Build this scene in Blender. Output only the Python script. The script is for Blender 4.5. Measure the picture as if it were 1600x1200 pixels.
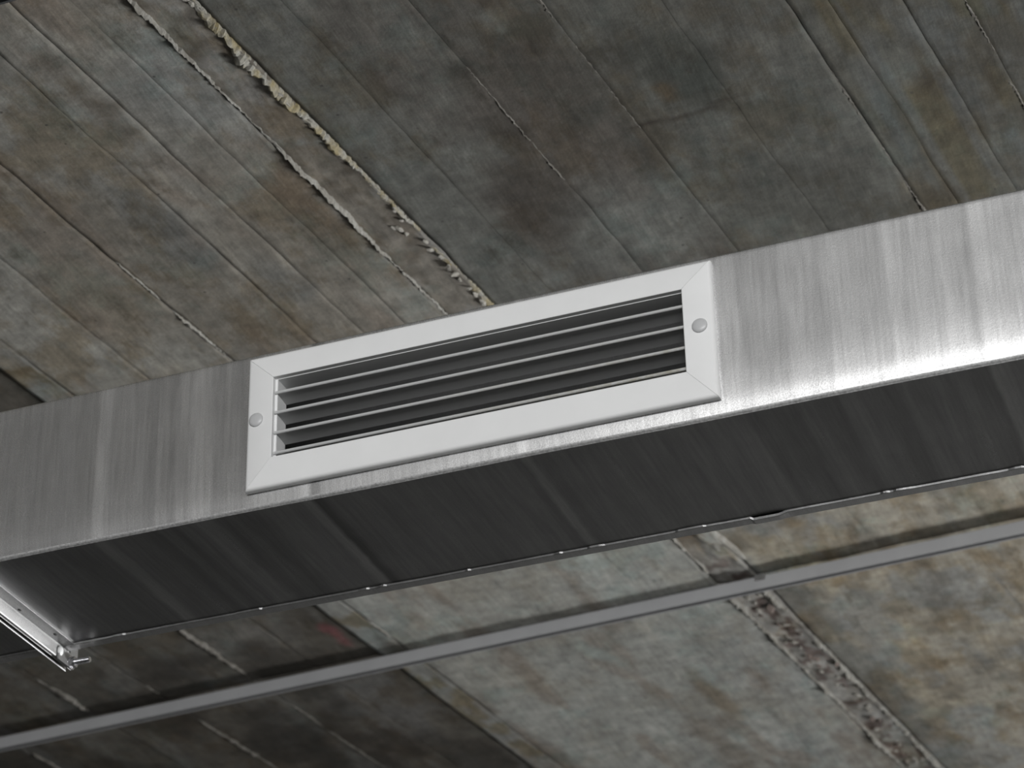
import bpy, bmesh, math, random
import numpy as np
from mathutils import Matrix, Vector

for o in list(bpy.data.objects):
    bpy.data.objects.remove(o, do_unlink=True)
scene = bpy.context.scene
COL = scene.collection
random.seed(7)

# ------------------------------------------------------------------ camera
CAM = Vector((0.947838, -1.889623, -1.118771))
RIGHT = Vector((0.935326808, 0.353242471, -0.019583649))
DOWN = Vector((-0.194337754, 0.466741664, -0.862777524))
FWD = Vector((-0.29562916, 0.81078479, 0.505204339))
cd = bpy.data.cameras.new('camera')
cd.sensor_width = 36.0
cd.lens = 36.0 * 4079.01 / 1600.0
cd.clip_start = 0.05
cd.dof.use_dof = True
cd.dof.focus_distance = 2.36
cd.dof.aperture_fstop = 11.0
cam = bpy.data.objects.new('camera', cd)
COL.objects.link(cam)
m = Matrix.Identity(4)
for i in range(3):
    m[i][0] = RIGHT[i]; m[i][1] = -DOWN[i]; m[i][2] = -FWD[i]; m[i][3] = CAM[i]
cam.matrix_world = m
scene.camera = cam

# ------------------------------------------------------------------ light
scene.view_settings.view_transform = 'Standard'
scene.view_settings.look = 'None'
scene.view_settings.gamma = 1.0
scene.view_settings.use_curve_mapping = False
scene.view_settings.exposure = 0.0

world = bpy.data.worlds.new('world')
scene.world = world
world.use_nodes = True
bg = world.node_tree.nodes['Background']
bg.inputs[0].default_value = (0.80, 0.90, 1.0, 1)
bg.inputs[1].default_value = 0.05

def window_light(name, loc, rot, sx, sy, power, col=(1, 1, 1)):
    d = bpy.data.lights.new(name, 'AREA')
    d.shape = 'RECTANGLE'; d.size = sx; d.size_y = sy
    d.energy = power; d.color = col
    o = bpy.data.objects.new(name, d)
    COL.objects.link(o)
    o.location = loc; o.rotation_euler = rot
    return o
# daylight through the window wall behind the photographer, and a second one across the hall
window_light('daylight_front', (2.3, -4.62, 0.14), (math.radians(90), 0, 0), 3.9, 0.6, 245)
window_light('daylight_rear', (4.05, 3.52, -1.55), (math.radians(-90), 0, 0), 2.4, 0.9, 600)

# ------------------------------------------------------------------ helpers
def link(name, me, mat=None, parent=None):
    o = bpy.data.objects.new(name, me)
    COL.objects.link(o)
    if mat and not me.materials:
        me.materials.append(mat)
    if parent:
        o.parent = parent
    return o

def mesh_pd(name, verts, faces, smooth=False):
    me = bpy.data.meshes.new(name)
    me.from_pydata([tuple(v) for v in verts], [], faces)
    me.update()
    if smooth:
        me.polygons.foreach_set('use_smooth', [True] * len(me.polygons))
    return me

def fix_normals(me):
    bm = bmesh.new(); bm.from_mesh(me)
    bmesh.ops.recalc_face_normals(bm, faces=bm.faces)
    bm.to_mesh(me); bm.free(); me.update()

def bm_mesh(name, bm, smooth=False, angle=None):
    bmesh.ops.recalc_face_normals(bm, faces=bm.faces)
    me = bpy.data.meshes.new(name)
    bm.to_mesh(me); bm.free()
    if smooth:
        me.polygons.foreach_set('use_smooth', [True] * len(me.polygons))
    if angle is not None:
        me.polygons.foreach_set('use_smooth', [True] * len(me.polygons))
        me.set_sharp_from_angle(angle=math.radians(angle))
    me.update()
    return me

def bm_box(bm, lo, hi):
    vs = [bm.verts.new((x, y, z)) for x in (lo[0], hi[0]) for y in (lo[1], hi[1]) for z in (lo[2], hi[2])]
    for f in ((0, 1, 3, 2), (4, 6, 7, 5), (0, 4, 5, 1), (2, 3, 7, 6), (0, 2, 6, 4), (1, 5, 7, 3)):
        bm.faces.new([vs[i] for i in f])

def box(name, lo, hi, mat, parent=None, bevel=0.0):
    bm = bmesh.new(); bm_box(bm, lo, hi)
    if bevel:
        bmesh.ops.bevel(bm, geom=bm.edges[:], offset=bevel, segments=2, affect='EDGES')
    return link(name, bm_mesh(name, bm), mat, parent)

def thing(name, label, cat, loc=(0, 0, 0), group=None):
    o = bpy.data.objects.new(name, None); COL.objects.link(o)
    o.location = loc
    o.empty_display_size = 0.05
    o['label'] = label; o['category'] = cat
    if group: o['group'] = group
    return o

def keep(o, parent):
    o.parent = parent
    o.matrix_parent_inverse = Matrix.Translation(-parent.location)
    return o

# ------------------------------------------------------------------ numpy noise
def vnoise(x, y, seed=0):
    xi = np.floor(x).astype(np.int64); yi = np.floor(y).astype(np.int64)
    xf = x - xi; yf = y - yi
    sx = xf * xf * (3 - 2 * xf); sy = yf * yf * (3 - 2 * yf)
    def h(a, b):
        n = (a * 374761393 + b * 668265263 + seed * 974634777) & 0xFFFFFFFF
        n = ((n ^ (n >> 13)) * 1274126177) & 0xFFFFFFFF
        n = n ^ (n >> 16)
        return (n & 0xFFFF) / 65535.0
    return (h(xi, yi) * (1 - sx) + h(xi + 1, yi) * sx) * (1 - sy) + (h(xi, yi + 1) * (1 - sx) + h(xi + 1, yi + 1) * sx) * sy

def fbm(x, y, scale, seed=0, octs=5, gain=0.52):
    a = 1.0; t = 0; s = 0
    for k in range(octs):
        t = t + a * vnoise(x * scale + 13.7 * k, y * scale - 7.1 * k, seed + k)
        s += a; a *= gain; scale *= 2.03
    return t / s

def sstep(a, b, x):
    t = np.clip((x - a) / (b - a), 0, 1)
    return t * t * (3 - 2 * t)

# ------------------------------------------------------------------ materials
class NT:
    def __init__(self, name):
        self.m = bpy.data.materials.new(name); self.m.use_nodes = True
        self.t = self.m.node_tree; self.n = self.t.nodes
        self.b = self.n['Principled BSDF']
    def new(self, typ, **kw):
        x = self.n.new(typ)
        for k, v in kw.items():
            if hasattr(x, k): setattr(x, k, v)
        return x
    def link(self, a, b): self.t.links.new(a, b)
    def set(self, k, v): self.b.inputs[k].default_value = v
    def noise(self, vec, scale, detail=4, rough=0.55, dim='3D'):
        n = self.new('ShaderNodeTexNoise'); n.noise_dimensions = dim
        n.inputs['Scale'].default_value = scale; n.inputs['Detail'].default_value = detail
        n.inputs['Roughness'].default_value = rough
        if vec is not None: self.link(vec, n.inputs['Vector'])
        return n.outputs[0]
    def mapr(self, v, a, b, c, d):
        n = self.new('ShaderNodeMapRange')
        for i, q in enumerate((a, b, c, d)): n.inputs[1 + i].default_value = q
        self.link(v, n.inputs[0]); return n.outputs[0]
    def math(self, op, a, b):
        n = self.new('ShaderNodeMath'); n.operation = op
        for i, q in enumerate((a, b)):
            if isinstance(q, (int, float)): n.inputs[i].default_value = q
            else: self.link(q, n.inputs[i])
        return n.outputs[0]
    def mapping(self, vec, scale=(1, 1, 1), loc=(0, 0, 0)):
        n = self.new('ShaderNodeMapping'); n.inputs['Scale'].default_value = scale; n.inputs['Location'].default_value = loc
        self.link(vec, n.inputs['Vector']); return n.outputs[0]
    def mix(self, f, a, b, mode='MIX'):
        n = self.new('ShaderNodeMix'); n.data_type = 'RGBA'; n.blend_type = mode
        for s, q in ((n.inputs[0], f), (n.inputs[6], a), (n.inputs[7], b)):
            if isinstance(q, (int, float)): s.default_value = q
            elif isinstance(q, tuple): s.default_value = q + (1,) if len(q) == 3 else q
            else: self.link(q, s)
        return n.outputs[2]
    def gray(self, v):
        n = self.new('ShaderNodeCombineColor')
        for i in range(3): self.link(v, n.inputs[i])
        return n.outputs[0]
    def bump(self, h, strength, dist):
        n = self.new('ShaderNodeBump'); n.inputs['Strength'].default_value = strength; n.inputs['Distance'].default_value = dist
        self.link(h, n.inputs['Height']); self.link(n.outputs[0], self.b.inputs['Normal'])
    def obj(self): return self.new('ShaderNodeTexCoord').outputs['Object']

# galvanised sheet: streaks run across the sheet, so they depend on the length coordinate only
def galvanised(name, base, rough, stops, speck=0.5, streak=1.0, power=1.0):
    g = NT(name); co = g.obj()
    sep = g.new('ShaderNodeSeparateXYZ'); g.link(co, sep.inputs[0])
    X0, X1 = -0.42, 0.78
    # a very slight wander of the streaks
    wob = g.noise(g.mapping(co, (2, 6, 6)), 3.0, 2)
    x = g.math('ADD', sep.outputs[0], g.mapr(wob, 0.3, 0.7, -0.002, 0.002))
    t = g.mapr(x, X0, X1, 0.0, 1.0)
    mult = None
    for k in range(0, len(stops), 30):
        chunk = stops[k:k + 30] if k < 30 else stops[k:]
        if k > 30: break
        r = g.new('ShaderNodeValToRGB'); e = r.color_ramp.elements
        r.color_ramp.interpolation = 'LINEAR'
        while len(e) < len(chunk): e.new(0.5)
        for q, (xx, v) in zip(e, chunk):
            q.position = (xx - X0) / (X1 - X0); q.color = (v, v, v, 1)
        g.link(t, r.inputs[0])
        mult = r.outputs[0] if mult is None else g.math('MULTIPLY', mult, g.math('MULTIPLY', r.outputs[0], 2.0))
    m1 = g.math('POWER', g.math('MULTIPLY', mult, 2.0), power)
    # fine random streaks
    sv = g.mapping(co, (1, 0.05, 0.05))
    s1 = g.mapr(g.noise(sv, 55, 3, 0.6), 0.3, 0.7, 1 - 0.14 * streak, 1 + 0.12 * streak)
    s2 = g.mapr(g.noise(sv, 240, 3, 0.65), 0.3, 0.7, 1 - 0.17 * streak, 1 + 0.13 * streak)
    sp = g.mapr(g.noise(co, 1000, 2, 0.75), 0.36, 0.64, 1 - 0.42 * speck, 1 + 0.38 * speck)
    cl = g.mapr(g.noise(co, 14, 3, 0.6), 0.3, 0.7, 0.93, 1.07)
    v = g.math('MULTIPLY', g.math('MULTIPLY', m1, g.math('MULTIPLY', s1, s2)), g.math('MULTIPLY', sp, cl))
    v = g.math('MULTIPLY', v, base)
    g.link(g.gray(v), g.b.inputs['Base Color'])
    g.set('Metallic', 1.0)
    rg = g.mapr(g.math('MULTIPLY', s1, sp), 0.6, 1.4, rough + 0.10, rough - 0.07)
    g.link(rg, g.b.inputs['Roughness'])
    g.bump(g.noise(co, 500, 2, 0.6), 0.10, 0.0006)
    return g.m

L = 0.5
STOPS_FRONT = [(-0.42, .46), (-0.2315, .46), (-0.2305, .62), (-0.2296, .62), (-0.2288, .45), (-0.175, .42), (-0.160, .44),
               (-0.1588, .60), (-0.1485, .58), (-0.1475, .46), (-0.112, .44), (-0.098, .37), (-0.092, .46), (-0.078, .38), (-0.070, .49),
               (-0.062, .43), (-0.055, .55), (-0.040, .48), (-0.034, .38), (-0.020, .44), (-0.008, .38), (0.010, .50), (0.050, .50),
               (0.0515, .62), (0.0585, .62), (0.0605, .31), (0.069, .33), (0.074, .47), (0.24, .50), (0.2560, .50),
               ]
STOPS_FRONT2 = [(-0.42, .5), (0.253, .5), (0.2545, .45), (0.2605, .44), (0.2615, .60), (0.2700, .60), (0.2715, .46), (0.30, .5), (0.44, .52), (0.462, .54), (0.4698, .56),
                (0.4712, .42), (0.4775, .46), (0.500, .46), (0.508, .42), (0.515, .50), (0.538, .48), (0.545, .43), (0.556, .53), (0.570, .50), (0.588, .44), (0.599, .42),
                (0.606, .53), (0.622, .46), (0.632, .52), (0.641, .46), (0.652, .51), (0.6725, .44), (0.6795, .41), (0.681, .58), (0.688, .56), (0.702, .48)]
STOPS = STOPS_FRONT + STOPS_FRONT2
assert len(STOPS_FRONT) == 30 and len(STOPS_FRONT2) <= 32
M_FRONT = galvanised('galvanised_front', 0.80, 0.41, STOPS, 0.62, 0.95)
M_BOTTOM_SHADED = galvanised('galvanised_bottom_shaded', 0.33, 0.28, STOPS, 0.12, 0.7, 1.35)  # same sheet as the front, base darkened: underside shade put into the colour
M_STEEL = galvanised('galvanised_plain', 0.62, 0.33, [(-0.42, .5), (0.78, .5)], 0.3, 0.3)

M_FLANGE = galvanised('galvanised_flange', 0.34, 0.46, [(-0.42, .5), (0.78, .5)], 0.3, 0.3)
M_SEAM = galvanised('galvanised_seam', 0.50, 0.38, [(-0.42, .5), (0.78, .5)], 0.2, 0.5)

def simple(name, col, rough=0.6, metallic=0.0, var=0.06, scale=40, bump=0.0):
    g = NT(name); co = g.obj()
    n = g.mapr(g.noise(co, scale, 4), 0.3, 0.7, 1 - var, 1 + var)
    g.link(g.mix(1.0, tuple(col), g.gray(n), 'MULTIPLY'), g.b.inputs['Base Color'])
    g.set('Roughness', rough); g.set('Metallic', metallic)
    if bump: g.bump(g.noise(co, scale * 6, 3), bump, 0.0006)
    return g.m
M_FOLD = simple('scuffed_zinc_fold', (0.62, 0.62, 0.62), 0.60, 0.70, 0.30, 420, 0.3)
M_WHITE = simple('white_powder_coat', (0.74, 0.745, 0.745), 0.42, 0, 0.02, 25)
M_CAP = simple('grey_plastic_cap', (0.47, 0.475, 0.48), 0.35, 0, 0.02, 60)
M_BOLT = simple('zinc_bolt', (0.72, 0.72, 0.74), 0.22, 1.0, 0.1, 300)
M_GASKET = simple('black_gasket', (0.02, 0.02, 0.021), 0.8, 0, 0.2, 200)
M_SEAL = simple('white_sealant', (0.85, 0.86, 0.86), 0.35, 0, 0.03, 200)
M_DARK = simple('dark_rivet', (0.05, 0.05, 0.05), 0.5, 0.6, 0.2, 300)
M_RAIL = simple('grey_painted_rail', (0.33, 0.333, 0.34), 0.45, 0, 0.05, 20)
M_RAILD = simple('dark_grey_rail', (0.07, 0.073, 0.075), 0.5, 0, 0.08, 20)
M_FLOOR = simple('dark_concrete_floor', (0.055, 0.055, 0.053), 0.7, 0, 0.2, 3)
M_WALL = simple('grey_plaster_wall', (0.26, 0.26, 0.255), 0.8, 0, 0.08, 3)
M_FRAMEM = simple('window_frame_metal', (0.10, 0.10, 0.105), 0.5, 0.3, 0.05, 10)

def blade_material():
    g = NT('white_blade_with_dust'); co = g.obj()
    sep = g.new('ShaderNodeSeparateXYZ'); g.link(co, sep.inputs[0])
    right = g.mapr(sep.outputs[0], 0.12, 0.42, 0.0, 1.0)
    low = g.mapr(sep.outputs[2], 0.085, 0.035, 0.15, 1.0)
    front = g.mapr(sep.outputs[1], -0.0005, 0.0015, 1.0, 0.0)
    d = g.mapr(g.noise(g.mapping(co, (1, 2, 2)), 160, 4, 0.65), 0.36, 0.62, 0.0, 1.0)
    f = g.math('MULTIPLY', g.math('MULTIPLY', right, low), g.math('MULTIPLY', front, d))
    g.link(g.mix(f, (0.46, 0.465, 0.465), (0.32, 0.305, 0.25)), g.b.inputs['Base Color'])
    g.set('Roughness', 0.45)
    return g.m
M_BLADE = blade_material()

def concrete_material():
    g = NT('board_marked_concrete'); co = g.obj()
    at = g.new('ShaderNodeVertexColor'); at.layer_name = 'stain_and_falloff'
    grain = g.mapr(g.noise(g.mapping(co, (1.0, 0.10, 1.0)), 170, 4, 0.6), 0.3, 0.7, 0.86, 1.13)
    mott = g.math('MULTIPLY', g.mapr(g.noise(co, 38, 7, 0.68), 0.3, 0.7, 0.70, 1.28), g.mapr(g.noise(g.mapping(co, (1, 0.6, 1)), 11, 5, 0.62), 0.3, 0.7, 0.82, 1.16))
    fine = g.mapr(g.noise(co, 420, 3, 0.65), 0.3, 0.7, 0.90, 1.10)
    v = g.math('MULTIPLY', g.math('MULTIPLY', grain, mott), fine)
    c = g.mix(1.0, at.outputs[0], g.gray(v), 'MULTIPLY')
    w1 = g.mapr(g.noise(g.mapping(co, (1.0, 0.55, 1.0), (3.1, 1.7, 0)), 10, 9, 0.70), 0.50, 0.60, 0.0, 0.75)
    w1 = g.math('MULTIPLY', w1, at.outputs['Alpha'])
    c = g.mix(w1, c, g.mix(1.0, c, (0.74, 0.64, 0.50), 'MULTIPLY'))
    w2 = g.mapr(g.noise(g.mapping(co, (1.0, 0.7, 1.0), (7.3, 4.1, 0)), 13, 9, 0.70), 0.52, 0.60, 0.0, 0.8)
    c = g.mix(w2, c, g.mix(1.0, c, (0.86, 0.95, 0.96), 'MULTIPLY'))
    w3 = g.mapr(g.noise(g.mapping(co, (1.0, 0.4, 1.0), (1.3, 9.1, 0)), 24, 9, 0.72), 0.56, 0.66, 0.0, 0.7)
    w3 = g.math('MULTIPLY', w3, at.outputs['Alpha'])
    c = g.mix(w3, c, g.mix(1.0, c, (0.55, 0.52, 0.46), 'MULTIPLY'))
    w4 = g.mapr(g.noise(g.mapping(co, (1.0, 0.3, 1.0), (5.3, 2.1, 0)), 30, 8, 0.72), 0.58, 0.68, 0.0, 0.7)
    c = g.mix(w4, c, g.mix(1.0, c, (1.35, 1.33, 1.28), 'MULTIPLY'))
    # tiny dark blow holes
    vo = g.new('ShaderNodeTexVoronoi'); vo.inputs['Scale'].default_value = 26; g.link(co, vo.inputs['Vector'])
    hole = g.mapr(vo.outputs['Distance'], 0.035, 0.06, 1.0, 0.0)
    c = g.mix(g.math('MULTIPLY', hole, 0.7), c, (0.04, 0.038, 0.034))
    g.link(c, g.b.inputs['Base Color'])
    g.set('Roughness', 0.86)
    h = g.math('ADD', g.math('MULTIPLY', grain, 0.5), g.math('MULTIPLY', mott, 0.6))
    g.bump(h, 0.35, 0.003)
    return g.m
M_CONC = concrete_material()

def fin_material(name, a, b):
    g = NT(name); co = g.obj()
    n = g.mapr(g.noise(co, 38, 4, 0.6), 0.42, 0.62, 0.0, 1.0)
    f = g.mapr(g.noise(co, 350, 3, 0.6), 0.3, 0.7, 0.75, 1.2)
    g.link(g.mix(1.0, g.mix(n, a, b), g.gray(f), 'MULTIPLY'), g.b.inputs['Base Color'])
    g.set('Roughness', 0.9)
    g.bump(g.noise(co, 300, 3), 0.4, 0.002)
    return g.m
M_FIN = fin_material('pale_mortar_fin', (0.215, 0.205, 0.18), (0.30, 0.295, 0.27))
M_FINA = fin_material('brown_grey_fin', (0.105, 0.097, 0.083), (0.16, 0.152, 0.136))
M_FINY = fin_material('yellowish_mortar_fin', (0.28, 0.272, 0.24), (0.25, 0.21, 0.115))
M_LUMP = fin_material('pale_mortar_lump', (0.40, 0.395, 0.38), (0.27, 0.245, 0.18))
M_LUMPD = fin_material('brown_mortar_lump', (0.13, 0.085, 0.07), (0.22, 0.20, 0.18))

# ------------------------------------------------------------------ ceiling
TH = math.radians(6.0)
CT, ST = math.cos(TH), math.sin(TH)
ZC = 0.5
LINES = [-1.40, -1.28, -1.105, -0.975, -0.82, -0.713, -0.603, -0.560, -0.455, -0.345, -0.232, -0.174, -0.119, -0.0705, -0.0130, 0.060, 0.170, 0.283, 0.39, 0.497, 0.535, 0.600, 0.655, 0.72, 0.83]
WOB = {}
def wob(k, v):
    return 0.0040 * (fbm(np.full_like(v, 3.1 * k), v, 5.0, 50 + k, 5, 0.6) - 0.5) * 2
def panel_z(u):
    if u < -0.603: return 0.0040
    if u < -0.0705: return -0.0006
    if u < -0.013: return 0.0010
    return 0.0035

def blob(u, v, cu, cv, ru, rv, seed, edge=0.5, sc=9):
    d = np.sqrt(((u - cu) / ru) ** 2 + ((v - cv) / rv) ** 2)
    n = fbm(u, v, sc, seed, 5) - 0.5
    return sstep(1.0 + edge, 1.0 - edge, d + n * 2.6)

def stain_and_falloff(u, v, k):
    """albedo of the concrete, near-to-far light falloff painted in, at ceiling coordinates u (across boards), v (along boards)"""
    um = float(np.mean(u))
    def C(*a): return np.array(a)[None, :]
    n1 = fbm(u, v * 0.5, 6, 1)[:, None]; n2 = fbm(u * 1.2, v * 0.35, 17, 11)[:, None]; n3 = fbm(u, v, 3.0, 21)[:, None]
    def lay(c, col, f):
        f = np.clip(f, 0, 1)
        if f.ndim == 1: f = f[:, None]
        return c * (1 - f) + C(*col) * f
    if um < -0.603:
        c = np.ones((len(u), 3)) * C(0.165, 0.150, 0.125)
        c = lay(c, (0.075, 0.064, 0.050), sstep(0.46, 0.62, n1[:, 0]) * (0.45 + 0.55 * sstep(1.15, 1.5, v)))
        c = lay(c, (0.24, 0.235, 0.22), 0.6 * sstep(0.55, 0.68, n2[:, 0]))
        c = lay(c, (0.26, 0.25, 0.23), 0.7 * blob(u, v, -0.72, 1.16, 0.07, 0.10, 301))
        c = lay(c, (0.25, 0.245, 0.235), 0.7 * blob(u, v, -0.70, 1.50, 0.06, 0.12, 302))
        c = lay(c, (0.055, 0.048, 0.038), 0.75 * blob(u, v, -0.76, 1.40, 0.035, 0.16, 303))
        c = lay(c, (0.055, 0.048, 0.038), 0.8 * blob(u, v, -0.90, 1.52, 0.06, 0.20, 304))
        c = lay(c, (0.055, 0.048, 0.038), 0.7 * blob(u, v, -0.68, 1.72, 0.05, 0.12, 305))
        c = lay(c, (0.34, 0.11, 0.12), 0.75 * blob(u, v, -0.630, 1.235, 0.011, 0.035, 306, 0.5, 30))
    elif um < -0.0705:
        c = np.ones((len(u), 3)) * C(0.262, 0.255, 0.230)
        c = lay(c, (0.30, 0.305, 0.285), sstep(0.7, 1.2, v) * 0.9)  # far part lifted: stronger light put into the colour
        c = lay(c, (0.19, 0.172, 0.142), 0.75 * sstep(0.46, 0.64, n1[:, 0]) * (1 - 0.65 * sstep(0.7, 1.1, v)))
        c = lay(c, (0.23, 0.24, 0.235), 0.5 * sstep(0.52, 0.66, n3[:, 0]))
        c = lay(c, (0.15, 0.155, 0.15), 0.65 * blob(u, v, -0.262, 0.17, 0.022, 0.10, 311))
        c = lay(c, (0.15, 0.155, 0.15), 0.5 * blob(u, v, -0.20, 0.40, 0.02, 0.06, 312))
        c = lay(c, (0.10, 0.078, 0.055), 0.6 * blob(u, v, -0.195, -0.02, 0.014, 0.07, 313, 0.6, 30))
        c = lay(c, (0.12, 0.10, 0.075), 0.65 * blob(u, v, -0.105, 0.22, 0.025, 0.12, 314))
        c = lay(c, (0.15, 0.12, 0.08), 0.6 * blob(u, v, -0.42, 0.30, 0.04, 0.14, 315))
        c = lay(c, (0.155, 0.125, 0.085), 0.75 * blob(u, v, -0.225, 1.70, 0.018, 0.11, 316))
        c = lay(c, (0.15, 0.12, 0.09), 0.6 * blob(u, v, -0.30, 1.86, 0.03, 0.14, 317))
        c = lay(c, (0.12, 0.10, 0.08), 0.7 * blob(u, v, -0.56, 1.80, 0.03, 0.22, 318))
        c = lay(c, (0.20, 0.17, 0.14), 0.6 * sstep(0.56, 0.70, n2[:, 0]))
        if um < -0.56:
            c = lay(c, (0.22, 0.222, 0.21), np.full(len(u), 0.5))
            c = lay(c, (0.16, 0.135, 0.085), 0.8 * sstep(0.5, 0.62, fbm(u, v * 0.5, 40, 51)))
            c = lay(c, (0.085, 0.085, 0.075), 0.7 * blob(u, v, -0.575, 1.30, 0.012, 0.06, 52, 0.5, 25))
    elif um < -0.013:
        c = np.ones((len(u), 3)) * C(0.195, 0.180, 0.155)
        c = lay(c, (0.115, 0.098, 0.075), 0.7 * sstep(0.45, 0.62, fbm(u, v, 14, 31)))
        c = lay(c, (0.26, 0.255, 0.24), 0.7 * sstep(0.55, 0.66, fbm(u, v, 22, 32)))
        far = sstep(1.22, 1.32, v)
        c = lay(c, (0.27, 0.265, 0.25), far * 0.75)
        pit = sstep(0.52, 0.62, fbm(u, v * 0.8, 55, 33, 4)) * sstep(0.0285, 0.018, np.abs(u + 0.042))
        c = lay(c, (0.085, 0.058, 0.050), 0.85 * far * pit)
        c = lay(c, (0.30, 0.30, 0.28), 0.8 * blob(u, v, -0.022, 1.20, 0.022, 0.09, 320, 0.4, 25))
        c = lay(c, (0.15, 0.115, 0.08), 0.8 * blob(u, v, -0.048, 1.155, 0.012, 0.04, 321, 0.4, 25))
    else:
        c = np.ones((len(u), 3)) * C(0.215, 0.218, 0.198)
        # brown film with brushed edges in the near bays
        near = sstep(1.0, 0.7, v)
        fb = fbm(u, v * 0.55, 8, 41)
        edge = sstep(0.05, 0.095, u + 0.05 * (fb - 0.5) - 0.02 * sstep(0.0, -0.1, v))
        bro = near * edge * sstep(0.66, 0.46, fb + 0.35 * np.abs(u - 0.13))
        c = lay(c, (0.088, 0.074, 0.058), 0.85 * bro)
        c = lay(c, (0.150, 0.135, 0.118), near * edge * 0.65 * sstep(0.45, 0.6, fbm(u, v, 11, 42)))
        c = lay(c, (0.135, 0.138, 0.122), near * sstep(0.24, 0.30, u) * 0.7)
        c = lay(c, (0.072, 0.075, 0.062), 0.9 * blob(u, v, 0.365, 0.215, 0.055, 0.085, 330, 0.5, 14))
        c = lay(c, (0.115, 0.075, 0.030), 0.65 * blob(u, v, 0.332, 0.250, 0.011, 0.018, 331, 0.8, 45))
        c = lay(c, (0.085, 0.085, 0.072), 0.6 * blob(u, v, 0.40, 0.48, 0.07, 0.10, 332, 0.5, 14))
        c = lay(c, (0.075, 0.063, 0.050), 0.75 * blob(u, v, 0.12, 0.36, 0.05, 0.09, 333, 0.5, 14))
        c = lay(c, (0.20, 0.205, 0.19), 0.6 * blob(u, v, 0.10, 0.58, 0.09, 0.14, 334, 0.5, 10))
        st = fbm(u, v * 0.06, 42, 43, 3)
        c = lay(c, (0.125, 0.108, 0.062), near * sstep(0.485, 0.52, u) * 0.85 * sstep(0.47, 0.60, st))
        c = lay(c, (0.085, 0.072, 0.045), near * sstep(0.485, 0.52, u) * 0.8 * sstep(0.56, 0.66, fbm(u, v * 0.1, 38, 44, 3)))
        c = lay(c, (0.155, 0.165, 0.160), near * sstep(0.485, 0.52, u) * 0.6 * sstep(0.52, 0.62, fbm(u, v * 0.3, 16, 45, 3)))
        # far bays: stronger light painted in as a paler tone, with tan and damp grey stains
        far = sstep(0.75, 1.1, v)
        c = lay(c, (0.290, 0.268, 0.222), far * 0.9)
        c = lay(c, (0.290, 0.250, 0.180), far * 0.70 * blob(u, v, 0.085, 1.58, 0.030, 0.30, 340, 0.5, 11))
        c = lay(c, (0.285, 0.25, 0.185), far * 0.6 * blob(u, v, 0.055, 1.90, 0.022, 0.20, 341, 0.5, 11))
        c = lay(c, (0.29, 0.255, 0.19), far * 0.6 * blob(u, v, 0.04, 1.24, 0.03, 0.10, 342, 0.5, 11))
        damp = sstep(0.045, 0.022, u + 0.05 * (fbm(u, v, 16, 46) - 0.5)) * sstep(1.30, 1.42, v)
        c = lay(c, (0.160, 0.160, 0.145), 0.9 * damp)
        c = lay(c, (0.155, 0.125, 0.085), far * 0.75 * blob(u, v, 0.20, 1.46, 0.020, 0.045, 343, 0.5, 25))
        c = lay(c, (0.17, 0.145, 0.105), far * 0.7 * sstep(0.50, 0.64, fbm(u, v * 0.45, 20, 47)))
        c = lay(c, (0.215, 0.225, 0.225), far * 0.6 * sstep(0.54, 0.64, fbm(u, v * 0.4, 13, 48)))
        c = lay(c, (0.13, 0.12, 0.10), far * 0.5 * sstep(0.60, 0.70, fbm(u, v * 0.4, 24, 49)))
        # transverse board butt joint
        j = np.exp(-((v - 0.298 - 0.004 * np.sin(u * 60)) / 0.004) ** 2) * sstep(0.24, 0.29, u) * sstep(0.42, 0.38, u)
        c = lay(c, (0.055, 0.046, 0.036), 0.85 * j)
    # slow tone change from board to board
    c = c * (0.94 + 0.12 * ((k * 0.618) % 1.0)) * 1.1
    c = c * (0.55 if um < -0.603 else ((0.98 + 0.17 * sstep(0.75, 1.1, v))[:, None] if um < -0.013 else (0.60 + 0.52 * sstep(0.75, 1.1, v) - 0.10 * sstep(0.45, 0.7, u) * sstep(0.6, 0.2, v))[:, None]))  # near bays and right corner darkened, far bays lifted: painted light falloff
    return c

ceil_root = None
def uvz(u, v, z):
    return np.stack([u * CT + v * ST, -u * ST + v * CT, z], -1)

GROOVE = {-0.603: (1.0, 1.0), -0.560: (0.35, 0.35), -0.345: (0.85, 0.03), -0.232: (0.24, 0.03), -0.174: (0.26, 0.03), -0.119: (0.11, 0.0), -0.455: (0.10, 0.0),
          -0.0705: (1.2, 1.2), -0.0130: (1.2, 1.2), 0.060: (0.08, 0.0), 0.170: (0.10, 0.03), 0.283: (0.28, 0.05), 0.39: (0.04, 0.03), 0.497: (0.35, 0.05), 0.535: (0.15, 0.1), 0.600: (0.22, 0.1), 0.655: (0.25, 0.1)}
def groove_strength(e, v):
    n, f = GROOVE.get(round(e, 4), (0.3, 0.2))
    t = sstep(0.7, 1.0, v)
    return (n * (1 - t) + f * t) * (0.45 + 1.0 * sstep(0.35, 0.62, fbm(v * 0 + e * 9, v, 4.5, 81, 4)))
def groove(e, v):
    return 0.0030 * groove_strength(e, v)
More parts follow.
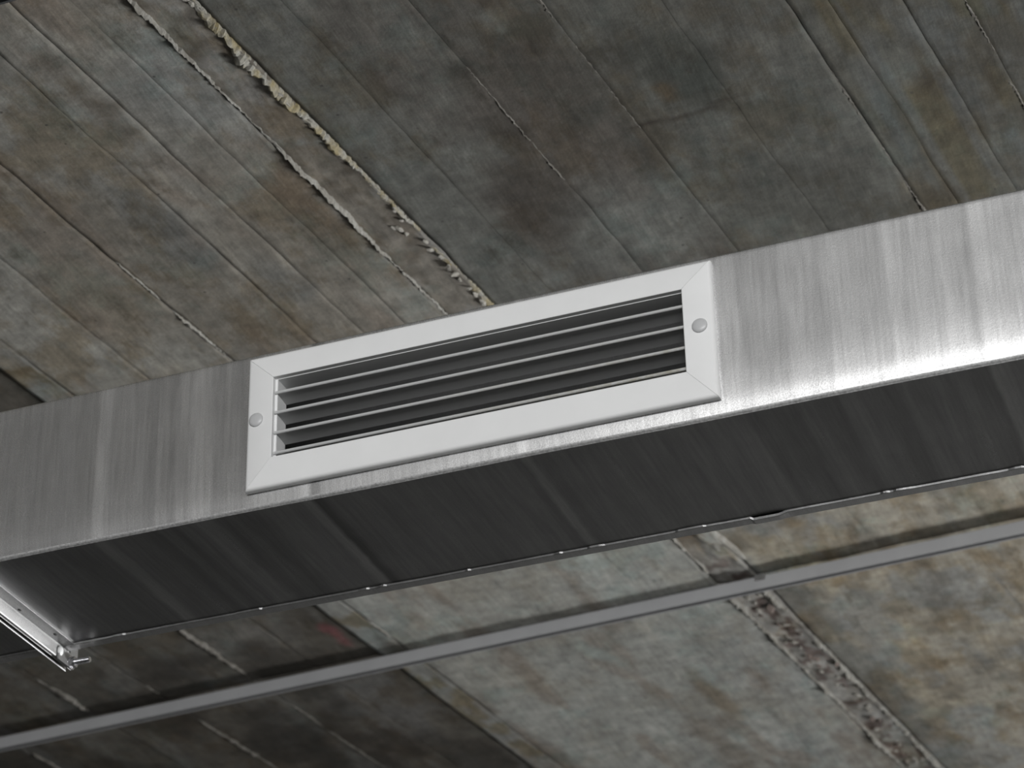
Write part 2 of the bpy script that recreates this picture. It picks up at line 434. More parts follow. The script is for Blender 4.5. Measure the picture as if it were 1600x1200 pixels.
def make_ceiling():
    global ceil_root
    bm = bmesh.new()
    # cast slab above the board-marked skin
    bm_box(bm, (-5.2, -5.4, ZC + 0.018), (6.2, 4.6, ZC + 0.20))
    slab = link('ceiling', bm_mesh('ceiling', bm), M_CONC)
    vc = slab.data.color_attributes.new('stain_and_falloff', 'FLOAT_COLOR', 'POINT')
    vc.data.foreach_set('color', np.tile([0.2, 0.2, 0.185, 1.0], len(slab.data.vertices)))
    slab['kind'] = 'structure'
    ceil_root = slab
    vdense = np.arange(-0.30, 2.45, 0.006)
    vs = np.concatenate([[-4.2, -3.2, -2.0, -1.2, -0.8, -0.5], vdense, [2.6, 2.75, 2.95, 3.15, 3.35]])
    edges = [-4.9, -3.2, -2.2, -1.7] + LINES + [1.05, 1.5, 2.2, 3.2, 4.4, 5.8]
    for k in range(len(edges) - 1):
        a, b = edges[k], edges[k + 1]
        inview = a >= -1.45 and b <= 0.9
        du = 0.003 if a == -0.0705 else (0.006 if inview else 0.2)
        n = max(2, int(round((b - a) / du)) + 1)
        vv = vs if inview else np.concatenate([vs[:6], vdense[::16], vs[-5:]])
        t = np.linspace(0, 1, n)
        # finer at both borders so that the joints read
        t = np.concatenate([[0, 0.0012 / (b - a)], t[1:-1], [1 - 0.0012 / (b - a), 1]])
        T, V = np.meshgrid(t, vv, indexing='ij')
        wa = wob(k, vv) if inview or k > 0 else 0 * vv
        wb = wob(k + 1, vv)
        U = (a + wa)[None, :] * (1 - T) + (b + wb)[None, :] * T
        mid = 0.5 * (a + b)
        z = ZC + panel_z(mid) + 0.0003 * (((k * 0.37) % 1.0) - 0.5) * 2 + 0 * U
        u1, v1 = U.ravel(), V.ravel()
        z = z + ((fbm(u1, v1 * 0.4, 4, 61, 4) - 0.5) * 0.003 + (fbm(u1, v1, 26, 62, 4) - 0.5) * 0.0022).reshape(U.shape)
        if a == -0.0705:
            rough = 0.0035 + 0.003 * sstep(1.22, 1.35, V)
            z = z + ((fbm(u1, v1, 30, 63, 5) - 0.5)).reshape(U.shape) * rough * 1.6
            z = z - 0.004 * blob(u1, v1, -0.020, 1.20, 0.020, 0.085, 320, 0.5, 25).reshape(U.shape)
        # rounded arris: the skin rolls up into the joint
        rim = np.zeros_like(T); 
        rim[0, :] = groove(a, vv); rim[-1, :] = groove(b, vv)
        z = z + rim
        co = uvz(U, V, z).reshape(-1, 3)
        nu, nv = U.shape
        idx = np.arange(nu * nv).reshape(nu, nv)
        f = np.stack([idx[:-1, :-1], idx[:-1, 1:], idx[1:, 1:], idx[1:, :-1]], -1).reshape(-1, 4)
        me = bpy.data.meshes.new('concrete_panel')
        me.from_pydata(co.tolist(), [], f.tolist())
        me.polygons.foreach_set('use_smooth', [True] * len(me.polygons))
        at = me.color_attributes.new('stain_and_falloff', 'FLOAT_COLOR', 'POINT')
        col = stain_and_falloff(u1, v1, k)
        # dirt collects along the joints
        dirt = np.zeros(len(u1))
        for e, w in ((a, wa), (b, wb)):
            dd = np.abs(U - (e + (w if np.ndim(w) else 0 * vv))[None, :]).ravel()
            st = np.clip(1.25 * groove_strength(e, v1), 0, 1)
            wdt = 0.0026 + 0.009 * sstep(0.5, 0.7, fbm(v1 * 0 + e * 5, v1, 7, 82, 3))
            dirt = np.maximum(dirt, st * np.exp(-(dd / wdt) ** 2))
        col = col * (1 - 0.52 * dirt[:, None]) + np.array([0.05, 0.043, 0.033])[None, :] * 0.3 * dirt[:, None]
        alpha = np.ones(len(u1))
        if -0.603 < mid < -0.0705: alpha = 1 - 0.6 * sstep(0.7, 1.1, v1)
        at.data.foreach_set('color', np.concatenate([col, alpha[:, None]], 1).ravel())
        o = link('concrete_panel', me, M_CONC, slab)
make_ceiling()
if ceil_root: pass

def ragged_fin(u0, va, vb, w, h, seed, mat, base_z, lean=0.3, rag=1.0, side=0.0):
    """a torn fin of grout that squeezed out between two form boards"""
    rng = np.random.RandomState(seed)
    v = np.arange(va, vb, 0.0035)
    n = len(v)
    env = np.clip(fbm(v * 0 + seed, v, 8, seed, 4) * 2.6 - 0.75, 0.06, 1.3)
    tooth = 0.45 + 1.1 * fbm(v * 0 + seed, v, 60, seed + 3, 4, 0.7) + 0.6 * rag * (rng.rand(n) - 0.5)
    hh = h * env * tooth
    fl_ = np.clip(fbm(v * 0 + seed, v, 22, seed + 5, 5, 0.62) * 2.4 - 0.6, 0.12, 1.6)
    ww = w * (0.25 + 0.9 * fl_ * (0.5 + env))
    tap = np.minimum(1, np.minimum(v - va, vb - v) / 0.02); hh *= tap; ww *= 0.3 + 0.7 * tap
    uc = u0 + 0.0028 * (fbm(np.full_like(v, 3.1), v, 5.0, seed, 4) - 0.5) * 2 + 0.0018 * (rng.rand(n) - 0.5) * rag
    rows = []
    for du, dz in ((-0.5 + side, 0.004), (-0.42 + side, -0.15), (-0.1 + lean + side, -0.8), (0.22 + lean + side, -1.0), (0.45 + side, -0.2), (0.5 + side, 0.004)):
        zz = np.where(dz > 0, dz, 0) + (hh * dz if dz < 0 else 0)
        jit = 0.0008 * (rng.rand(n) - 0.5)
        rows.append(uvz(uc + du * ww + jit, v, base_z + zz + jit * 0.6))
    co = np.stack(rows, 1).reshape(-1, 3)
    idx = np.arange(n * 6).reshape(n, 6)
    f = np.stack([idx[:-1, :-1], idx[:-1, 1:], idx[1:, 1:], idx[1:, :-1]], -1).reshape(-1, 4).tolist()
    f.append(idx[0].tolist()); f.append(idx[-1].tolist()[::-1])
    me = bpy.data.meshes.new('concrete_fin'); me.from_pydata(co.tolist(), [], f)
    fix_normals(me)
    return link('concrete_fin', me, mat, ceil_root)

zB = ZC + panel_z(-0.3); zS = ZC + panel_z(-0.04); zC_ = ZC + panel_z(0.2); zA = ZC + panel_z(-0.8)
seed = 100
for va, vb, w, h in ((-0.30, 0.16, 0.008, 0.0075), (0.14, 0.40, 0.006, 0.006), (0.38, 0.60, 0.0055, 0.005), (0.58, 1.05, 0.006, 0.006),
                     (1.03, 1.31, 0.005, 0.008), (1.37, 1.75, 0.006, 0.008), (1.73, 2.10, 0.007, 0.008), (2.08, 2.44, 0.006, 0.007)):
    seed += 1; ragged_fin(-0.0690, va, vb, w * (0.55 if va < 1.0 else 0.75), h * 0.85, seed, M_FIN, zS - 0.001, 0.0, 1.1, 0.2)
for va, vb, w, h in ((-0.30, -0.04, 0.013, 0.010), (-0.06, 0.12, 0.011, 0.008), (0.10, 0.30, 0.010, 0.007), (0.29, 0.62, 0.009, 0.006), (0.60, 1.12, 0.009, 0.008),
                     (1.37, 1.60, 0.009, 0.007), (1.58, 1.90, 0.010, 0.008), (1.88, 2.20, 0.009, 0.007), (2.18, 2.44, 0.009, 0.007)):
    seed += 1; ragged_fin(-0.0145, va, vb, w, h, seed, M_FINY if va < 1.3 else M_FIN, zS + 0.001, -0.15, 1.3, -0.35)
for u, va, vb, w, h, zz in ((-0.344, 0.24, 0.34, 0.005, 0.004, zB), (-0.344, 0.36, 0.52, 0.005, 0.004, zB), (-1.105, 0.95, 1.30, 0.020, 0.006, zA), (-0.975, 1.12, 1.30, 0.013, 0.004, zA),
                            (-0.82, 1.10, 1.30, 0.010, 0.005, zA), (-1.28, 1.38, 1.60, 0.010, 0.005, zA), (-0.975, 1.40, 1.70, 0.008, 0.004, zA), (-0.82, 1.42, 1.80, 0.007, 0.003, zA),
                            (-0.560, 1.15, 1.30, 0.006, 0.003, zB), (0.283, 0.0, 0.30, 0.003, 0.002, zC_), (0.170, 0.05, 0.36, 0.003, 0.002, zC_), (0.497, 0.30, 0.62, 0.003, 0.003, zC_), (0.655, 0.2, 0.5, 0.003, 0.002, zC_)):
    seed += 1; ragged_fin(u, va, vb, w, h, seed, M_FIN if zz == zB else M_FINA, zz + 0.0005, 0.0, 0.9)

def lump_mesh(s):
    rng = np.random.RandomState(s)
    bm = bmesh.new(); bmesh.ops.create_icosphere(bm, subdivisions=1, radius=1.0)
    for v in bm.verts:
        v.co *= 0.45 + 0.9 * rng.rand()
        v.co.x *= 0.75
    return bm_mesh('mortar_lump', bm)
LUMPS = [lump_mesh(s) for s in range(6)]
for me in LUMPS[:4]: me.materials.append(M_LUMP)
for me in LUMPS[4:]: me.materials.append(M_LUMPD)
rng = np.random.RandomState(5)
def lump(u, v, s, kind, z):
    o = bpy.data.objects.new('mortar_lump', LUMPS[kind]); COL.objects.link(o)
    p = uvz(np.array(u), np.array(v), np.array(z))
    o.location = p.tolist(); o.rotation_euler = (rng.rand() * 0.6, rng.rand() * 0.6, -TH + 0.8 * (rng.rand() - 0.5))
    o.scale = (s * 0.7, s * (1 + 0.6 * rng.rand()), s * 0.55)
    o.parent = ceil_root
for v in (-0.115, -0.105, -0.06, 0.06, 0.075, 0.21, 0.30, 0.305, 0.325, 0.375, 0.392, 0.41, 0.432, 0.450, 0.462, 0.485, 0.50, 0.52, 0.535, 0.55, 0.565):
    lump(-0.0175 + 0.004 * (rng.rand() - 0.5), v, 0.0035 + 0.0035 * rng.rand(), rng.randint(0, 4), zS - 0.002)
lump(-0.030, 0.340, 0.006, 0, zS - 0.001); lump(-0.028, 0.352, 0.007, 1, zS - 0.001); lump(-0.034, 0.335, 0.005, 2, zS - 0.001)
for k in range(58):
    v = 1.38 + 0.85 * rng.rand(); u = -0.058 + 0.042 * rng.rand()
    lump(u, v, 0.004 + 0.005 * rng.rand(), rng.randint(0, 6), zS - 0.001)

# a flake of plaster hanging off the rough band just before the rail
def flake(poly, zt, dz):
    P = np.array(poly); c = P.mean(0)
    rr = np.random.RandomState(11)
    inner = c + (P - c) * (0.55 + 0.2 * rr.rand(len(P), 1)); n = len(P)
    a = uvz(P[:, 0], P[:, 1], np.full(n, zt)); b = uvz(inner[:, 0], inner[:, 1], zt - dz * (0.5 + 0.7 * rr.rand(n)))
    t = uvz(P[:, 0], P[:, 1], np.full(n, zt + 0.004))
    vs = np.concatenate([t, a, b, uvz(c[0:1], c[1:2], np.array([zt - dz * 0.8]))]).tolist()
    fs = [(i, (i + 1) % n, n + (i + 1) % n, n + i) for i in range(n)] + [(n + i, n + (i + 1) % n, 2 * n + (i + 1) % n, 2 * n + i) for i in range(n)]
    fs += [(2 * n + i, 2 * n + (i + 1) % n, 3 * n) for i in range(n)] + [tuple(range(n))[::-1]]
    me = mesh_pd('plaster_flake', vs, fs); fix_normals(me)
    link('plaster_flake', me, M_FIN, ceil_root)
flake([(-0.033, 1.10), (-0.026, 1.16), (-0.030, 1.205), (-0.036, 1.225), (-0.030, 1.262), (-0.018, 1.288), (-0.006, 1.296), (-0.003, 1.26), (-0.009, 1.20), (-0.013, 1.15), (-0.018, 1.10)], zS + 0.0005, 0.0055)

# ------------------------------------------------------------------ room
box('floor', (-4.8, -4.9, -2.80), (5.8, 3.8, -2.70), M_FLOOR)['kind'] = 'structure'
def wall_with_opening(name, x0, x1, y0, y1, ox0, ox1, oz0, oz1):
    bm = bmesh.new()
    zt = ZC + 0.018; zb = -2.70
    bm_box(bm, (x0, y0, zb), (ox0, y1, zt)); bm_box(bm, (ox1, y0, zb), (x1, y1, zt))
    bm_box(bm, (ox0, y0, zb), (ox1, y1, oz0)); bm_box(bm, (ox0, y0, oz1), (ox1, y1, zt))
    o = link(name, bm_mesh(name, bm), M_WALL); o['kind'] = 'structure'
    return o
wall_with_opening('wall_front', -4.8, 5.8, -4.9, -4.6, 0.3, 4.3, -0.18, 0.46)
wall_with_opening('wall_back', -4.8, 5.8, 3.5, 3.8, 2.8, 5.3, -2.05, -1.05)
box('wall_left', (-4.8, -4.6, -2.70), (-4.5, 3.5, ZC + 0.018), M_WALL)['kind'] = 'structure'
box('wall_right', (5.5, -4.6, -2.70), (5.8, 3.5, ZC + 0.018), M_WALL)['kind'] = 'structure'
def window(name, x0, x1, z0, z1, y):
    root = bpy.data.objects.new(name, None); COL.objects.link(root); root['kind'] = 'structure'; root.location = (0.5 * (x0 + x1), y, z0)
    w = 0.05
    for lo, hi in (((x0, z0), (x1, z0 + w)), ((x0, z1 - w), (x1, z1)), ((x0, z0 + w), (x0 + w, z1 - w)), ((x1 - w, z0 + w), (x1, z1 - w))):
        keep(box('window_frame', (lo[0], y - 0.03, lo[1]), (hi[0], y + 0.03, hi[1]), M_FRAMEM), root)
    for k in range(1, 4):
        xx = x0 + (x1 - x0) * k / 4
        keep(box('mullion', (xx - 0.02, y - 0.025, z0 + w), (xx + 0.02, y + 0.025, z1 - w), M_FRAMEM), root)
window('window_1', 0.3, 4.3, -0.18, 0.46, -4.55)
window('window_2', 2.8, 5.3, -2.05, -1.05, 3.45)

# ------------------------------------------------------------------ ceiling rails
def rail(name, label, anchor, ang, x0, x1, zt, h, w, mat, t=0.0018):
    """steel channel fixed against the slab, open side down; anchor is a point of its lower front edge line"""
    root = thing(name, label, 'rail', (anchor[0], anchor[1], zt - h), 'rails under the concrete ceiling')
    d = Vector((math.cos(ang), math.sin(ang), 0)); nrm = Vector((-math.sin(ang), math.cos(ang), 0))
    prof = [(0, 0), (0, h - 0.001), (0.001, h), (w - 0.001, h), (w, h - 0.001), (w, 0), (w - t, 0), (w - t, h - t), (t, h - t), (t, 0)]
    vs = []
    for x in (x0, x1):
        for (s, z) in prof:
            p = d * x + nrm * s
            vs.append((p.x, p.y, z))
    n = len(prof)
    fs = [[i, (i + 1) % n, n + (i + 1) % n, n + i] for i in range(n)] + [list(range(n))[::-1], [n + i for i in range(n)]]
    me = mesh_pd('channel', vs, fs); fix_normals(me)
    link('channel', me, mat, root)
    return root, d, nrm
A1 = -math.radians(3.9)
r1, d1, n1_ = rail('ceiling_rail', 'slim grey steel rail under the ceiling, seen below the duct', (0.0, 1.349, 0), A1, -2.6, 3.2, 0.4980, 0.0190, 0.013, M_RAIL)
# small shiny clip where the rail crosses the rough mortar band
def rail_bits(root, d, nrm, xs, h):
    for x in xs:
        bm = bmesh.new(); bm_box(bm, (-0.008, -0.0012, h - 0.006), (0.008, 0.012, h + 0.004))
        bmesh.ops.bevel(bm, geom=bm.edges[:], offset=0.0008, segments=1, affect='EDGES')
        o = link('rail_clip', bm_mesh('rail_clip', bm), M_STEEL, root)
        p = d * x; o.location = (p.x, p.y, 0); o.rotation_euler = (0, 0, math.atan2(d.y, d.x))
rail_bits(r1, d1, n1_, (0.135, -2.0, 2.2), 0.0185)
A2 = -math.radians(1.5)
r2, d2, n2_ = rail('ceiling_rail', 'dark rail crossing the top corner of the view, nearest the lens', (-0.175, -0.198 - 0.014, 0), A2, -2.4, 3.2, 0.4925, 0.0185, 0.014, M_RAILD)
# threaded rods that fix the channels to the slab (out of view ends)
for root, d, nrm, xs in ((r1, d1, n1_, (-1.9, 1.9)), (r2, d2, n2_, (-1.6, 1.9))):
    for x in xs:
        bm = bmesh.new()
        bmesh.ops.create_cone(bm, cap_ends=True, segments=10, radius1=0.003, radius2=0.003, depth=0.035, matrix=Matrix.Translation((0, 0, 0.0185)))
        o = link('fixing_stud', bm_mesh('fixing_stud', bm), M_STEEL, root)
        p = d * x + nrm * 0.006; o.location = (p.x, p.y, 0)

# ------------------------------------------------------------------ duct
ZB, ZT, DB = -0.0137, 0.1471, 0.1945        # underside, top, front edge of the rear lock seam
YB = 0.2065                                 # rear face
HX0, HX1, HZ0, HZ1 = 0.0235, 0.4250, 0.0275, 0.1175   # opening behind the grille
XL, XR = -0.2990, 2.6

duct = thing('supply_duct', 'flat galvanised sheet-metal duct carrying the white grille', 'duct', (0.225, 0.1, ZB), 'lengths of one duct run')

def sheet_wave(x, s):
    return 0.00035 * (fbm(x, s, 9, 91, 3) - 0.5) * 2

def front_sheet(x0, x1, hole, parent):
    # profile from the top fold down to the lower fold, (y, z); the sheet rolls gently inwards towards the fold
    prof = []
    r = 0.0022
    for a in range(0, 91, 18):
        t = math.radians(a); prof.append((r - r * math.sin(t), ZT - r + r * math.cos(t)))
    R = 0.0042
    def roll(z): return 0.95 * max(0.0, 0.042 - z) ** 2 + 110.0 * max(0.0, 0.012 - z) ** 3
    zs = list(np.linspace(ZT - r - 0.003, HZ1, 4)) + list(np.linspace(HZ1, HZ0, 14)[1:]) + list(np.linspace(HZ0, ZB + R + 0.0005, 16)[1:])
    for z in zs: prof.append((roll(z), z))
    y0 = roll(ZB + R)
    for a in range(8, 91, 8):
        t = math.radians(a); prof.append((y0 + R - R * math.cos(t), ZB + R - R * math.sin(t)))
    prof.append((y0 + R, ZB))
    xs = list(np.arange(x0, min(x1, 0.80), 0.012)) + list(np.arange(0.85, x1, 0.15)) + [x1]
    if hole: xs += [HX0, HX1]
    xs = np.array(sorted(set(round(float(x), 5) for x in xs)))
    P = np.array(prof)
    XX, SS = np.meshgrid(xs, np.arange(len(P)), indexing='ij')
    yy = P[SS, 0]; zz = P[SS, 1]
    wav = sheet_wave(XX.ravel(), zz.ravel()).reshape(XX.shape)
    mid = (zz < ZT - 0.006) & (zz > ZB + 0.006)
    yy = yy + wav * mid
    # the lower fold is not dead straight
    fold = 0.0006 * (fbm(XX.ravel() * 0 + 2, XX.ravel(), 7, 95, 3).reshape(XX.shape) - 0.5) * 2
    zz = zz + fold * (zz < 0.02)
    co = np.stack([XX, yy, zz], -1).reshape(-1, 3)
    nx, ns = XX.shape
    idx = np.arange(nx * ns).reshape(nx, ns)
    faces = []
    for i in range(nx - 1):
        for j in range(ns - 1):
            if hole:
                xm = 0.5 * (xs[i] + xs[i + 1]); zm = 0.5 * (P[j, 1] + P[j + 1, 1])
                if HX0 < xm < HX1 and HZ0 < zm < HZ1 and P[j, 0] < 0.01: continue
            faces.append((int(idx[i, j]), int(idx[i, j + 1]), int(idx[i + 1, j + 1]), int(idx[i + 1, j])))
    jf = len(P) - 10
    def part(name, fcs, mat):
        used = sorted({i for f in fcs for i in f}); mp = {a: b for b, a in enumerate(used)}
        me = mesh_pd(name, [co[i].tolist() for i in used], [tuple(mp[i] for i in f) for f in fcs], True)
        keep(link(name, me, mat), parent)
    part('front_panel', [f for f in faces if (f[0] % ns) < jf], M_FRONT)
    part('lower_fold', [f for f in faces if (f[0] % ns) >= jf], M_FOLD)
    return y0 + R

def plate(name, xs, ss, fn, mat, parent):
    X, S = np.meshgrid(xs, ss, indexing='ij')
    co = fn(X.ravel(), S.ravel())
    idx = np.arange(X.size).reshape(X.shape)
    f = np.stack([idx[:-1, :-1], idx[1:, :-1], idx[1:, 1:], idx[:-1, 1:]], -1).reshape(-1, 4)
    me = mesh_pd(name, co.tolist(), f.tolist(), True)
    return keep(link(name, me, mat), parent)

def duct_shell(x0, x1, parent, hole):
    ystart = front_sheet(x0, x1, hole, parent)
    xs = np.array(sorted(set([round(float(q), 4) for q in np.arange(x0, min(x1, 0.85), 0.02)] + [x1] + ([1.2, 1.8] if x1 > 1.9 else []))))
    fold = lambda x: 0.0006 * (fbm(x * 0 + 2, x, 7, 95, 3) - 0.5) * 2
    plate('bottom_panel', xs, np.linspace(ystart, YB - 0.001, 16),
          lambda x, s: np.stack([x, s, ZB + fold(x) * (s < ystart + 0.02) + 0.0006 * (fbm(x, s, 8, 97, 3) - 0.5) * sstep(ystart, ystart + 0.03, s)], -1), M_BOTTOM_SHADED, parent)
    plate('top_panel', xs[::3].tolist() + [x1], np.linspace(0.0022, YB, 4), lambda x, s: np.stack([x, s, 0 * x + ZT], -1), M_STEEL, parent)
    plate('back_panel', xs[::3].tolist() + [x1], np.linspace(ZB - 0.001, ZT, 4), lambda x, s: np.stack([x, 0 * x + YB, s], -1), M_STEEL, parent)
    # rear lock seam: a folded strip standing a little proud of the underside
    xq = np.concatenate([np.arange(x0, min(x1, 0.85), 0.003), [x1]])
    wv = 0.0007 * (fbm(xq * 0 + 5, xq, 22, 98, 4) - 0.5) * 2
    open_ = sstep(0.4195, 0.4205, xq) * sstep(0.4560, 0.4440, xq)
    nick = 0.0010 * sstep(0.66, 0.72, fbm(xq * 0 + 9, xq, 60, 99, 2))
    rows = []
    for s, z in ((-0.0002, 0.0006), (0.0004, -0.0016), (0.0008, -0.0020), (0.0108, -0.0022), (0.0120, -0.0012), (0.0120, 0.002)):
        yy = DB + s + (wv + 0.0010 * open_ - nick if s < 0.001 else 0)
        zz = ZB + z - (0.0016 * open_ if z < 0 and s < 0.001 else 0) - (0.0010 * open_ if 0.001 < s < 0.011 else 0) + (-0.0018 * open_ if z > 0 and s < 0.001 else 0)
        rows.append(np.stack([xq, yy + 0 * xq, zz + 0 * xq], -1))
    co = np.stack(rows, 1).reshape(-1, 3); n = len(xq)
    idx = np.arange(n * 6).reshape(n, 6)
    f = np.stack([idx[:-1, :-1], idx[:-1, 1:], idx[1:, 1:], idx[1:, :-1]], -1).reshape(-1, 4)
    me = mesh_pd('lock_seam', co.tolist(), f.tolist()); fix_normals(me)
    keep(link('lock_seam', me, M_SEAM), parent)

duct_shell(XL, XR, duct, True)

# bolted flange joint: a rolled profile swept round the duct section
def ring(name, prof, mat, parent, closed=True):
    """prof: (x, r) with r the distance outwards from the duct skin"""
    vs = []
    n = len(prof)
    for (x, r) in prof:
        for (y, z) in ((-r, ZB - r), (YB + r, ZB - r), (YB + r, ZT + r), (-r, ZT + r)):
            vs.append((x, y, z))
    fs = []
    for i in range(n if closed else n - 1):
        j = (i + 1) % n
        for k in range(4):
            k2 = (k + 1) % 4
            fs.append((i * 4 + k, i * 4 + k2, j * 4 + k2, j * 4 + k))
    me = mesh_pd(name, vs, fs); fix_normals(me)
    return keep(link(name, me, mat), parent)

F1 = [(-0.2850, 0.0002), (-0.2850, 0.0016), (-0.2975, 0.0018), (-0.2985, 0.0028), (-0.2990, 0.0140), (-0.2995, 0.0152), (-0.3008, 0.0158),
      (-0.3014, 0.0150), (-0.3020, 0.0150), (-0.3027, 0.0158), (-0.3038, 0.0156), (-0.3040, 0.0140), (-0.3040, 0.0002)]
ring('flange', F1, M_FLANGE, duct)
ring('gasket', [(-0.3040, 0.0), (-0.3040, 0.0095), (-0.3082, 0.0095), (-0.3082, 0.0)], M_GASKET, duct)

duct2 = thing('supply_duct', 'neighbouring duct length past the bolted flange joint, mostly cut off by the frame', 'duct', (-1.4, 0.1, ZB), 'lengths of one duct run')
duct_shell(-2.6, -0.3082, duct2, False)
F2 = [(-0.3230, 0.0002), (-0.3230, 0.0016), (-0.3110, 0.0018), (-0.3098, 0.0030), (-0.3096, 0.0150), (-0.3091, 0.0160), (-0.3086, 0.0160), (-0.3082, 0.0150), (-0.3082, 0.0002)]
ring('flange', F2, M_FLANGE, duct2)

def bolt_mesh():
    bm = bmesh.new()
    def cyl(r, x0, x1, seg):
        mt = Matrix.Translation(((x0 + x1) / 2, 0, 0)) @ Matrix.Rotation(math.radians(90), 4, 'Y')
        bmesh.ops.create_cone(bm, cap_ends=True, segments=seg, radius1=r, radius2=r, depth=abs(x1 - x0), matrix=mt)
    cyl(0.0058, -0.2968, -0.2915, 6)     # nut
    cyl(0.0072, -0.2972, -0.2966, 20)    # washer
    x = -0.2915
    while x < -0.2765:                    # threads
        cyl(0.00335, x, x + 0.0006, 14); cyl(0.0030, x + 0.0006, x + 0.0011, 14)
        x += 0.0011
    cyl(0.0028, x, x + 0.0008, 14)
    return bm_mesh('bolt', bm, angle=40)
BOLT = bolt_mesh()
PLATE_POLY = [(-0.019, -0.0035), (0.0030, -0.0035), (0.0030, 0.018), (0.0175, 0.018), (0.0175, -0.010), (0.0105, -0.0185), (-0.019, -0.0185)]
for k, (yc, sy, zc, sz) in enumerate(((YB, 1, ZB, 1), (0.0, -1, ZB, 1), (YB, 1, ZT, -1), (0.0, -1, ZT, -1))):
    bm = bmesh.new()
    n = len(PLATE_POLY)
    for x in (-0.2988, -0.2968):
        for (a, b) in PLATE_POLY: bm.verts.new((x, yc + sy * a, zc + sz * b))
    bm.verts.ensure_lookup_table()
    for i in range(n): bm.faces.new([bm.verts[i], bm.verts[(i + 1) % n], bm.verts[n + (i + 1) % n], bm.verts[n + i]])
    bm.faces.new([bm.verts[i] for i in range(n)]); bm.faces.new([bm.verts[n + i] for i in range(n)])
    pl = keep(link('corner_plate', bm_mesh('corner_plate', bm), M_FLANGE), duct)
    b = link('bolt', BOLT, M_BOLT, pl)
    b.location = (0, yc + sy * 0.0055, zc - sz * 0.0125)
# bead of sealant at the rear lower corner
bm = bmesh.new(); bmesh.ops.create_uvsphere(bm, u_segments=16, v_segments=10, radius=1.0)
rs = np.random.RandomState(3)
for v in bm.verts: v.co *= 0.94 + 0.12 * rs.rand()
s = keep(link('sealant', bm_mesh('sealant', bm, True), M_SEAL), duct)
s.scale = (0.0026, 0.0042, 0.0050); s.location = Vector((-0.2972, 0.1905, -0.0222))
s.matrix_parent_inverse = Matrix.Translation(-duct.location)
for (x, y) in ((-0.2945, 0.104), (-0.2905, 0.167), (-0.2925, 0.035)):
    bm = bmesh.new(); bmesh.ops.create_uvsphere(bm, u_segments=12, v_segments=6, radius=1.0)
    for v in bm.verts: v.co.z *= 0.35
    o = keep(link('clinch_dimple', bm_mesh('clinch_dimple', bm, True), M_DARK), duct)
    o.scale = (0.0016, 0.0026, 0.0022); o.location = Vector((x, y, ZB - 0.0018))

# ------------------------------------------------------------------ grille
GW, GH = 0.45, 0.140
grille = thing('air_grille', 'white rectangular air grille with four louvre blades on the duct side', 'grille', (GW / 2, 0, 0))
IX0, IX1, IZ0, IZ1 = 0.0262, 0.4225, 0.0300, 0.1146

def frame_piece(name, side):
    # profile from the wall at the outer rim, over the face to the return inside the opening: (fraction across, y)
    prof = [(0.0, -0.0003, 0), (0.0, -0.0042, 0), (0.0006, -0.0058, 0), (0.0018, -0.0068, 0), (0.0034, -0.0072, 0), (None, -0.0078, 0.0006), (None, -0.0074, 0.0), (None, 0.0010, 0.0)]
    out = (0.0, GW, 0.0, GH); inn = (IX0, IX1, IZ0, IZ1)
    def rect(q):
        if q[0] is None:
            k = q[2]; return (inn[0] - k, inn[1] + k, inn[2] - k, inn[3] + k)
        k = q[0]; return (out[0] + k, out[1] - k, out[2] + k, out[3] - k)
    g = 0.00012
    ends = []
    for q in prof:
        x0, x1, z0, z1 = rect(q)
        c = {'bottom': ((x0 + g, z0), (x1 - g, z0)), 'top': ((x1 - g, z1), (x0 + g, z1)), 'left': ((x0, z1 - g), (x0, z0 + g)), 'right': ((x1, z0 + g), (x1, z1 - g))}[side]
        ends.append([(c[0][0], q[1], c[0][1]), (c[1][0], q[1], c[1][1])])
    vs = [e for p in ends for e in p]
    n = len(prof)
    fs = [(2 * i, 2 * i + 1, 2 * i + 3, 2 * i + 2) for i in range(n - 1)]
    # back of the strip, so that it is a solid section
    fs.append((2 * (n - 1), 2 * (n - 1) + 1, 1, 0))
    fs.append(tuple(2 * i for i in range(n))); fs.append(tuple(2 * i + 1 for i in range(n))[::-1])
    me = mesh_pd(name, vs, fs); fix_normals(me)
    me.polygons.foreach_set('use_smooth', [True] * len(me.polygons)); me.set_sharp_from_angle(angle=math.radians(32))
    return keep(link(name, me, M_WHITE), grille)
for sd in ('top', 'bottom', 'left', 'right'):
    frame_piece('frame_strip', sd)

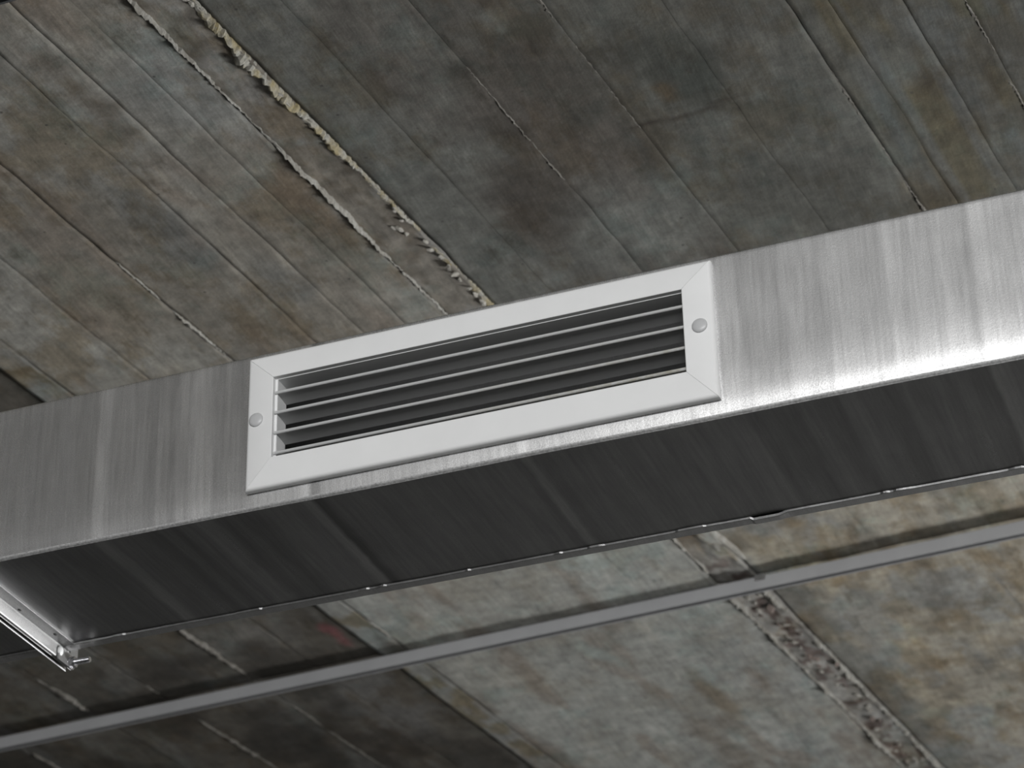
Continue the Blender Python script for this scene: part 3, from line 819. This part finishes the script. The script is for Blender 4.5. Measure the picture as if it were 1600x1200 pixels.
# inner core: rim just behind the frame and a collar running into the duct
def core():
    loops = []
    for inset, y in ((-0.0012, -0.0022), (0.0022, -0.0022), (0.0024, -0.0018), (0.0024, 0.0165), (0.0012, 0.0165), (0.0010, 0.0), (-0.0012, 0.0)):
        x0, x1, z0, z1 = IX0 + inset, IX1 - inset * 0.15, IZ0 + inset * 0.2, IZ1 - inset * 0.25
        loops.append([(x0, y, z0), (x1, y, z0), (x1, y, z1), (x0, y, z1)])
    vs = [p for l in loops for p in l]; n = len(loops); fs = []
    for i in range(n):
        j = (i + 1) % n
        for k in range(4): fs.append((i * 4 + k, i * 4 + (k + 1) % 4, j * 4 + (k + 1) % 4, j * 4 + k))
    me = mesh_pd('core_frame', vs, fs); fix_normals(me)
    keep(link('core_frame', me, M_WHITE), grille)
core()
def blade(z):
    # section: a rounded nose and a thin plate that falls slightly towards the back
    sec = []
    r = 0.0016
    for a in range(60, 301, 20):
        t = math.radians(a); sec.append((-0.0030 + r * math.cos(t), r * math.sin(t)))
    sec += [(-0.0015, -0.0010), (0.004, -0.0012), (0.0160, -0.0030), (0.0166, -0.0022), (0.004, 0.0002), (-0.0012, 0.0008)]
    xa, xb = IX0 + 0.0004, IX1 + 0.0002
    n = len(sec); xs = [xa, xa + 0.1, xa + 0.2, xa + 0.3, xb]
    vs = [(x, y, z + q) for x in xs for (y, q) in sec]
    fs = []
    for i in range(len(xs) - 1):
        for k in range(n): fs.append((i * n + k, i * n + (k + 1) % n, (i + 1) * n + (k + 1) % n, (i + 1) * n + k))
    fs.append(tuple(range(n))[::-1]); fs.append(tuple((len(xs) - 1) * n + k for k in range(n)))
    me = mesh_pd('louvre_blade', vs, fs); fix_normals(me)
    me.polygons.foreach_set('use_smooth', [True] * len(me.polygons)); me.set_sharp_from_angle(angle=math.radians(40))
    keep(link('louvre_blade', me, M_BLADE), grille)
for z in (0.0995, 0.0783, 0.0570, 0.0357):
    blade(z)
def cap(x, z):
    bm = bmesh.new()
    prof = [(0.0070, 0.0), (0.0071, -0.0008), (0.0066, -0.0015), (0.0050, -0.0022), (0.0028, -0.0026)]
    N = 28; rings = []
    for r, y in prof:
        rings.append([bm.verts.new((r * math.cos(2 * math.pi * k / N), y, r * math.sin(2 * math.pi * k / N))) for k in range(N)])
    for a, b in zip(rings, rings[1:]):
        for k in range(N): bm.faces.new((a[k], a[(k + 1) % N], b[(k + 1) % N], b[k]))
    c = bm.verts.new((0, -0.0027, 0))
    for k in range(N): bm.faces.new((rings[-1][k], rings[-1][(k + 1) % N], c))
    bm.faces.new(rings[0][::-1])
    o = link('screw_cap', bm_mesh('screw_cap', bm, angle=50), M_CAP, grille)
    o.location = (x - GW / 2, -0.0074, z)
cap(0.0100, 0.0722)
cap(0.4372, 0.0735)
